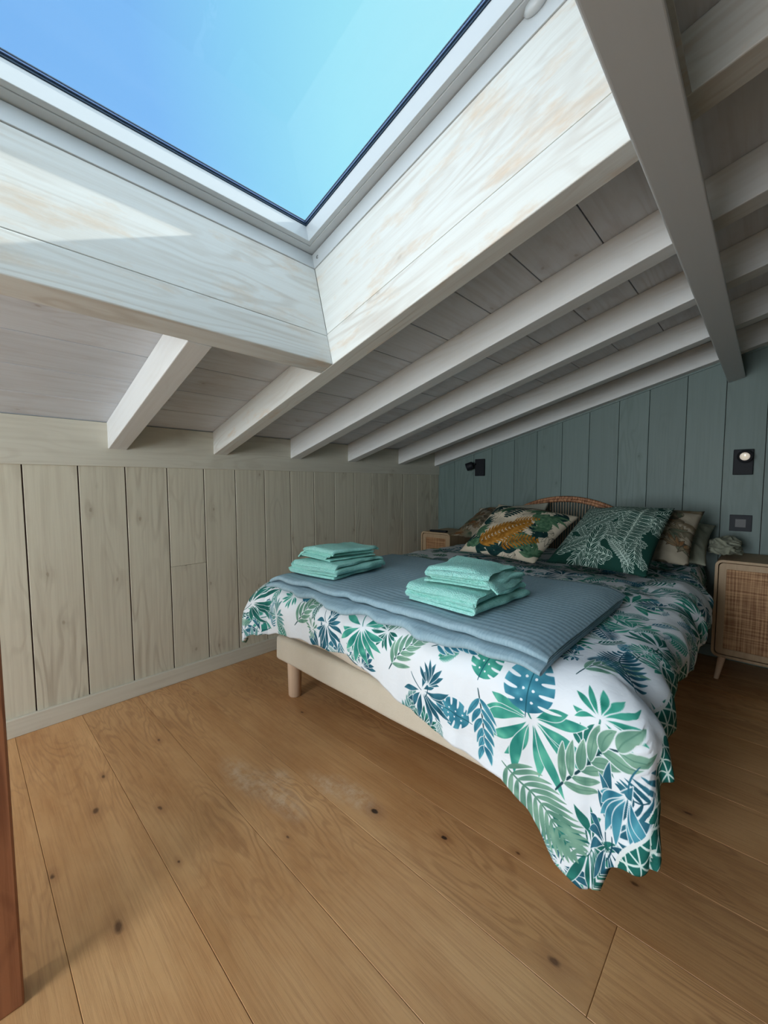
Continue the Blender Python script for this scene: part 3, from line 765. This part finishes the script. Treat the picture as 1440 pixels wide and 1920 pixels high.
def towels(cx, cy, dxb, dyb, zb, rz, seed, lower_label, upper_label, flip=1):
    a = serp([(-dxb*.5+.022, dxb*.5-.012), (dxb*.5-.018, -dxb*.5+.012), (-dxb*.5+.020, dxb*.5-.020), (dxb*.5-.012, -dxb*.5+.014)], 0, .0150, 14)
    a = [(x*flip, z) for x, z in a]
    lo = ribbon('bath_towel', a, -dyb/2, dyb/2, 44, .0098, M['towel'], wob=.016, wz=.005, seed=seed, endpinch=.32, hemwob=.034)
    lo.location = (cx, cy, zb); lo.rotation_euler.z = rz; tag(lo, lower_label, 'towel', 'bath towels at the bottom of the piles')
    dx, dy = dxb*.80, dyb*.78
    a = serp([(-dx*.5+.01, dx*.47), (dx*.45, -dx*.5+.035), (-dx*.44, dx*.38), (dx*.44, -dx*.48), (-dx*.5+.01, dx*.5)], 0, .0105, 12)
    a[-6:] = [(x+.004*k, z-.0022*k*k) for k, (x, z) in enumerate(a[-6:])]
    a = [(x*flip, z) for x, z in a]
    up = ribbon('hand_towel', a, -dy/2, dy/2, 40, .0062, M['towel'], wob=.020, wz=.006, seed=seed+5, hemwob=.036, endpinch=.22)
    up.location = (cx+.012*flip, cy+.012, zb+.0150*3+.0095+.008); up.rotation_euler.z = rz+.16*flip; tag(up, upper_label, 'towel', 'hand towels on top of the piles')
ZTH = Z0+.0140*3+.0045+.008
towels(-.725, 1.175, .285, .32, ZTH+.004, -.05, 1, 'mint green bath towel at the bottom of the pile nearer the bed middle', 'mint green hand towel on the pile nearer the bed middle')
towels(-1.385, 1.165, .285, .32, ZTH+.004, .12, 14, 'mint green bath towel at the bottom of the pile nearer the limed board wall', 'mint green hand towel on the pile nearer the limed board wall', -1)

# ------------------------------------------------------------------ pillows and cushions
def cushion(name, c00, c10, c11, c01, thick, mt, seed=0, n=44, pinch=.06, wr=.012, back=.55):
    c00, c10, c11, c01 = map(Vector, (c00, c10, c11, c01)); nrm = (c10-c00).cross(c01-c00).normalized()
    vs, uvs, fs = [], [], []
    for side in (1, -1):
        for j in range(n+1):
            for i in range(n+1):
                a, b_ = i/n, j/n
                # the edges draw in between the corners
                aa = .5+(a-.5)*(1-pinch*4*b_*(1-b_)); bb_ = .5+(b_-.5)*(1-pinch*4*a*(1-a))
                p = c00.lerp(c10, aa).lerp(c01.lerp(c11, aa), bb_)
                e = (max(0, 1-abs(2*a-1)**2.6)*max(0, 1-abs(2*b_-1)**2.6))**.62
                rim = min(a, 1-a, b_, 1-b_)
                w_ = wr*(nz(a*3.2+seed, b_*3.2, seed)+.5*nz(a*8+seed, b_*8, seed+2)+.8*nz((a-.5)*2*math.cos(seed)+9*(b_-.5), a*2, seed+4)*(1-min(1, rim*3)))*min(1, rim*8)
                p = p+nrm*(thick*e*(1 if side > 0 else -back)+w_)
                vs.append(p); uvs.append((a if side > 0 else 1-a, b_))
    m1 = (n+1)**2
    for j in range(n):
        for i in range(n):
            k = j*(n+1)+i; fs.append((k, k+1, k+n+2, k+n+1)); fs.append((m1+k, m1+k+n+1, m1+k+n+2, m1+k+1))
    o = mesh(name, vs, fs, mt, smooth=True)
    uvl = o.data.uv_layers.new(name='UVMap'); li = np.empty(len(o.data.loops), np.int32); o.data.loops.foreach_get('vertex_index', li)
    uvl.data.foreach_set('uv', np.array(uvs, np.float32)[li].ravel())
    b = bmesh.new(); b.from_mesh(o.data); bmesh.ops.remove_doubles(b, verts=b.verts, dist=1e-5); b.to_mesh(o.data); b.free()
    return o
ZC = ZT+.012
tag(cushion('pillow', (-1.66, 2.46, ZC+.06), (-1.02, 2.40, ZC+.06), (-1.06, 2.76, ZC+.25), (-1.60, 2.80, ZC+.24), .07, M['sepia'], 5, pinch=.05), 'grey beige leaf printed pillow behind the fern cushion', 'pillow')
tag(cushion('pillow', (-.80, 2.36, ZC+.05), (-.25, 2.30, ZC+.05), (-.225, 2.57, ZC+.29), (-.78, 2.66, ZC+.28), .075, M['sepia'], 7, pinch=.05), 'grey beige leaf printed pillow behind the green line leaf cushion', 'pillow')
tag(cushion('pillow', (-1.70, 2.70, ZC+.02), (-1.12, 2.72, ZC+.02), (-1.12, 2.88, ZC+.30), (-1.66, 2.86, ZC+.24), .05, M['creamlin'], 9), 'plain pale pillow at the head beside the left nightstand', 'pillow')
tag(cushion('cushion', (-1.33, 2.06, ZC+.03), (-.835, 1.975, ZC+.03), (-.765, 2.42, ZC+.245), (-1.265, 2.42, ZC+.30), .08, M['fernp'], 3, pinch=.06), 'cream cushion printed with an ochre fern, leaning at the left of the headboard', 'cushion')
tag(cushion('cushion', (-.800, 2.03, ZC+.035), (-.355, 1.975, ZC+.035), (-.325, 2.40, ZC+.31), (-.735, 2.47, ZC+.29), .075, M['linep'], 6, pinch=.05), 'dark green cushion with white line leaves in front of the pillows', 'cushion')
# crumpled olive sheet and pillow end beside the right nightstand
def crumple(name, cx, cy, cz, rx, ry, rz_, mt, seed, amp=.35, n=90):
    vs, fs = [], []
    for j in range(n+1):
        ph = math.pi*j/n
        for i in range(n):
            th = 2*math.pi*i/n
            v = Vector((math.sin(ph)*math.cos(th), math.sin(ph)*math.sin(th), math.cos(ph)))
            q = Vector((v.x*1.6+seed, v.y*1.6, v.z*1.6))
            k = 1+amp*(noise.noise(q)+.55*(1-2*abs(noise.noise(q*1.7)))-.3)
            vs.append((cx+v.x*rx*k, cy+v.y*ry*k, cz+max(-.5, v.z)*rz_*k))
    for j in range(n):
        for i in range(n): fs.append((j*n+i, j*n+(i+1) % n, (j+1)*n+(i+1) % n, (j+1)*n+i))
    return mesh(name, vs, fs, mt, smooth=True)
tag(cushion('pillow', (-.52, 2.50, ZC+.045), (-.20, 2.47, ZC+.03), (-.20, 2.86, ZC+.20), (-.52, 2.88, ZC+.22), .07, M['olive'], 12, wr=.03, pinch=.1), 'pale olive pillow lying flat beside the right nightstand', 'pillow')
tag(crumple('folded_sheet', -.155, 2.74, .672, .075, .10, .050, M['olive'], 3), 'crumpled pale olive sheet end touching the right nightstand top', 'sheet')

# ------------------------------------------------------------------ headboard
hb = empty('headboard', (-1.03, 2.955, 0)); tag(hb, 'round arched rattan headboard against the green wall', 'headboard')
RH, HZ = .70, .205
path = [(RH*math.cos(math.pi*k/72), 0, HZ+RH*math.sin(math.pi*k/72)) for k in range(73)]
pin = [((RH-.017)*math.cos(math.pi*k/72), -.006, HZ+(RH-.017)*math.sin(math.pi*k/72)) for k in range(73)]
pout = [((RH+.0)*math.cos(math.pi*k/72), .006, HZ+(RH+.0)*math.sin(math.pi*k/72)) for k in range(73)]
v, f_ = join([tube(pin, .012, 10), tube(pout, .012, 10)])
mesh('rim', v, f_, M['wrap'], hb, smooth=True)
rods = []
for k in range(-36, 37):
    x = k*.018; xt = k*.0187
    if abs(xt) >= RH-.03: continue
    rods.append(tube([(x*.8, 0, .20), (xt, 0, HZ+math.sqrt((RH-.02)**2-xt*xt))], .0032, 6))
v, f_ = join(rods); mesh('woven_rods', v, f_, M['rods'], hb, smooth=True)
v, f_ = tube([(-RH, 0, .20), (RH, 0, .20)], .012, 10); mesh('bottom_rail', v, f_, M['wrap'], hb, smooth=True)
for sx in (-1, 1):
    v, f_ = tube([(sx*(RH-.01), 0, 0), (sx*(RH-.01), 0, .21)], .013, 10); mesh('leg', v, f_, M['wrap'], hb, smooth=True)

# ------------------------------------------------------------------ nightstands
def rrect(w_, h_, rad, n=7):
    pts = []
    for cx, cz, a0 in ((w_/2-rad, h_-rad, 0), (-w_/2+rad, h_-rad, 90), (-w_/2+rad, rad, 180), (w_/2-rad, rad, 270)):
        for k in range(n+1):
            a = R(a0+90*k/n); pts.append((cx+rad*math.cos(a), cz+rad*math.sin(a)))
    return pts
def hollow(w_, h_, rad, t, y0, y1, z0):
    A = rrect(w_, h_, rad); B_ = [(x, z+t) for x, z in rrect(w_-2*t, h_-2*t, max(.004, rad-t))]; n = len(A)
    vs = [(x, yy, z+z0) for yy in (y0, y1) for L in (A, B_) for x, z in L]; fs = []
    for i in range(n):
        j = (i+1) % n
        fs += [(i, j, n+j, n+i), (2*n+i, 3*n+i, 3*n+j, 2*n+j), (i, 2*n+i, 2*n+j, j), (n+i, n+j, 3*n+j, 3*n+i)]
    return vs, fs
def solid(w_, h_, rad, y0, y1, z0):
    A = rrect(w_, h_, rad); n = len(A); vs = [(x, yy, z+z0) for yy in (y0, y1) for x, z in A]
    return vs, [(i, (i+1) % n, n+(i+1) % n, n+i) for i in range(n)]+[tuple(range(n)), tuple(range(2*n-1, n-1, -1))]
def nightstand(x, y, label):
    t = empty('nightstand', (x, y, 0)); tag(t, label, 'nightstand', 'cane fronted nightstands')
    W, D, Z0_, H = .286, .335, .122, .497
    o = mesh('body', *join([hollow(W, H, .032, .013, 0, D, Z0_), solid(W-.03, H-.03, .02, D-.012, D-.004, Z0_+.015)]), M['nswood'], t); recalc(o); bev(o, .0015, 2, 40)
    dr = mesh('door', *hollow(W-.032, H-.032, .020, .030, .006, .022, Z0_+.016), M['nswood'], t); recalc(dr); bev(dr, .0015, 2, 40)
    pn = mesh('cane_panel', *solid(W-.090, H-.090, .004, .0105, .016, Z0_+.045), M['rattan'], dr); recalc(pn)
    for sx in (-1, 1):
        for sy in (0, 1):
            top = Vector((sx*(W/2-.045), .035+sy*(D-.07), Z0_+.002)); bot = Vector((sx*(W/2-.026), .022+sy*(D-.044), 0))
            v, f_ = tube([bot, top], [.010, .0165], 16)
            for q in v:
                if abs(q.z) < .02 and q.z < .05: q.z = 0.0
            mesh('leg', v, f_, M['legwood'], t)
    return t
nightstand(-.036, 2.625, 'cane fronted wooden nightstand to the right of the bed, under the switch')
nightstand(-1.925, 2.625, 'cane fronted wooden nightstand between the bed and the limed board wall')
rm = boxes('remote_control', [(-.075, .075, -.018, .018, 0, .014)], M['black'], bevel=.004); rm.location = (-1.915, 2.66, .6195); rm.rotation_euler.z = .12
tag(rm, 'flat black remote control lying on the left nightstand', 'remote')

# ------------------------------------------------------------------ wall fittings
def wall_lamp(x, zc, dirv, label, faces_room, ztop=.0):
    t = empty('wall_lamp', (x, YG, zc)); tag(t, label, 'lamp', 'black reading lamps on the green wall')
    boxes('wall_plate', [(-.042, .042, -.022, 0, -.069, .069)], M['black'], t, bevel=.003)
    d_ = Vector(dirv).normalized(); c0 = Vector((.010, -.028, .036)) if faces_room else Vector((-.050, -.045, .020))
    v, f_ = tube([(.0, -.02, .036) if faces_room else (-.03, -.015, .03), tuple(c0)], .007, 10); mesh('swivel_arm', v, f_, M['black'], t, smooth=True)
    pr = [(.020, -.030), (.031, -.022), (.033, .030), (.030, .030), (.027, .022)]
    v, f_ = lathe(pr, 36); h = mesh('lamp_head', v, f_, M['black'], t, smooth=True); bev(h, .001, 1, 40)
    q = d_.to_track_quat('Z', 'Y'); h.matrix_local = Matrix.Translation(c0+d_*.022) @ q.to_matrix().to_4x4()
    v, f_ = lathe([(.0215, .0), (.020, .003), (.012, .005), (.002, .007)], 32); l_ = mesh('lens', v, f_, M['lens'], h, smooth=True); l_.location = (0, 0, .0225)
    return t
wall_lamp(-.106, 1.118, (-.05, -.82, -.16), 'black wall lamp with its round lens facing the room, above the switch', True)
wall_lamp(-1.729, 1.139, (-.75, -.3, -.30), 'black wall lamp turned to the left under the low end of the roof', False)
t = empty('light_switch', (-.1035, YG, .782)); tag(t, 'anthracite light switch with a grey rocker above the right nightstand', 'switch')
boxes('plate', [(-.047, .047, -.009, 0, -.045, .045)], M['anthracite'], t, bevel=.002)
boxes('rocker', [(-.0235, .0235, -.0125, -.009, -.024, .023)], M['grey'], t, bevel=.0015)
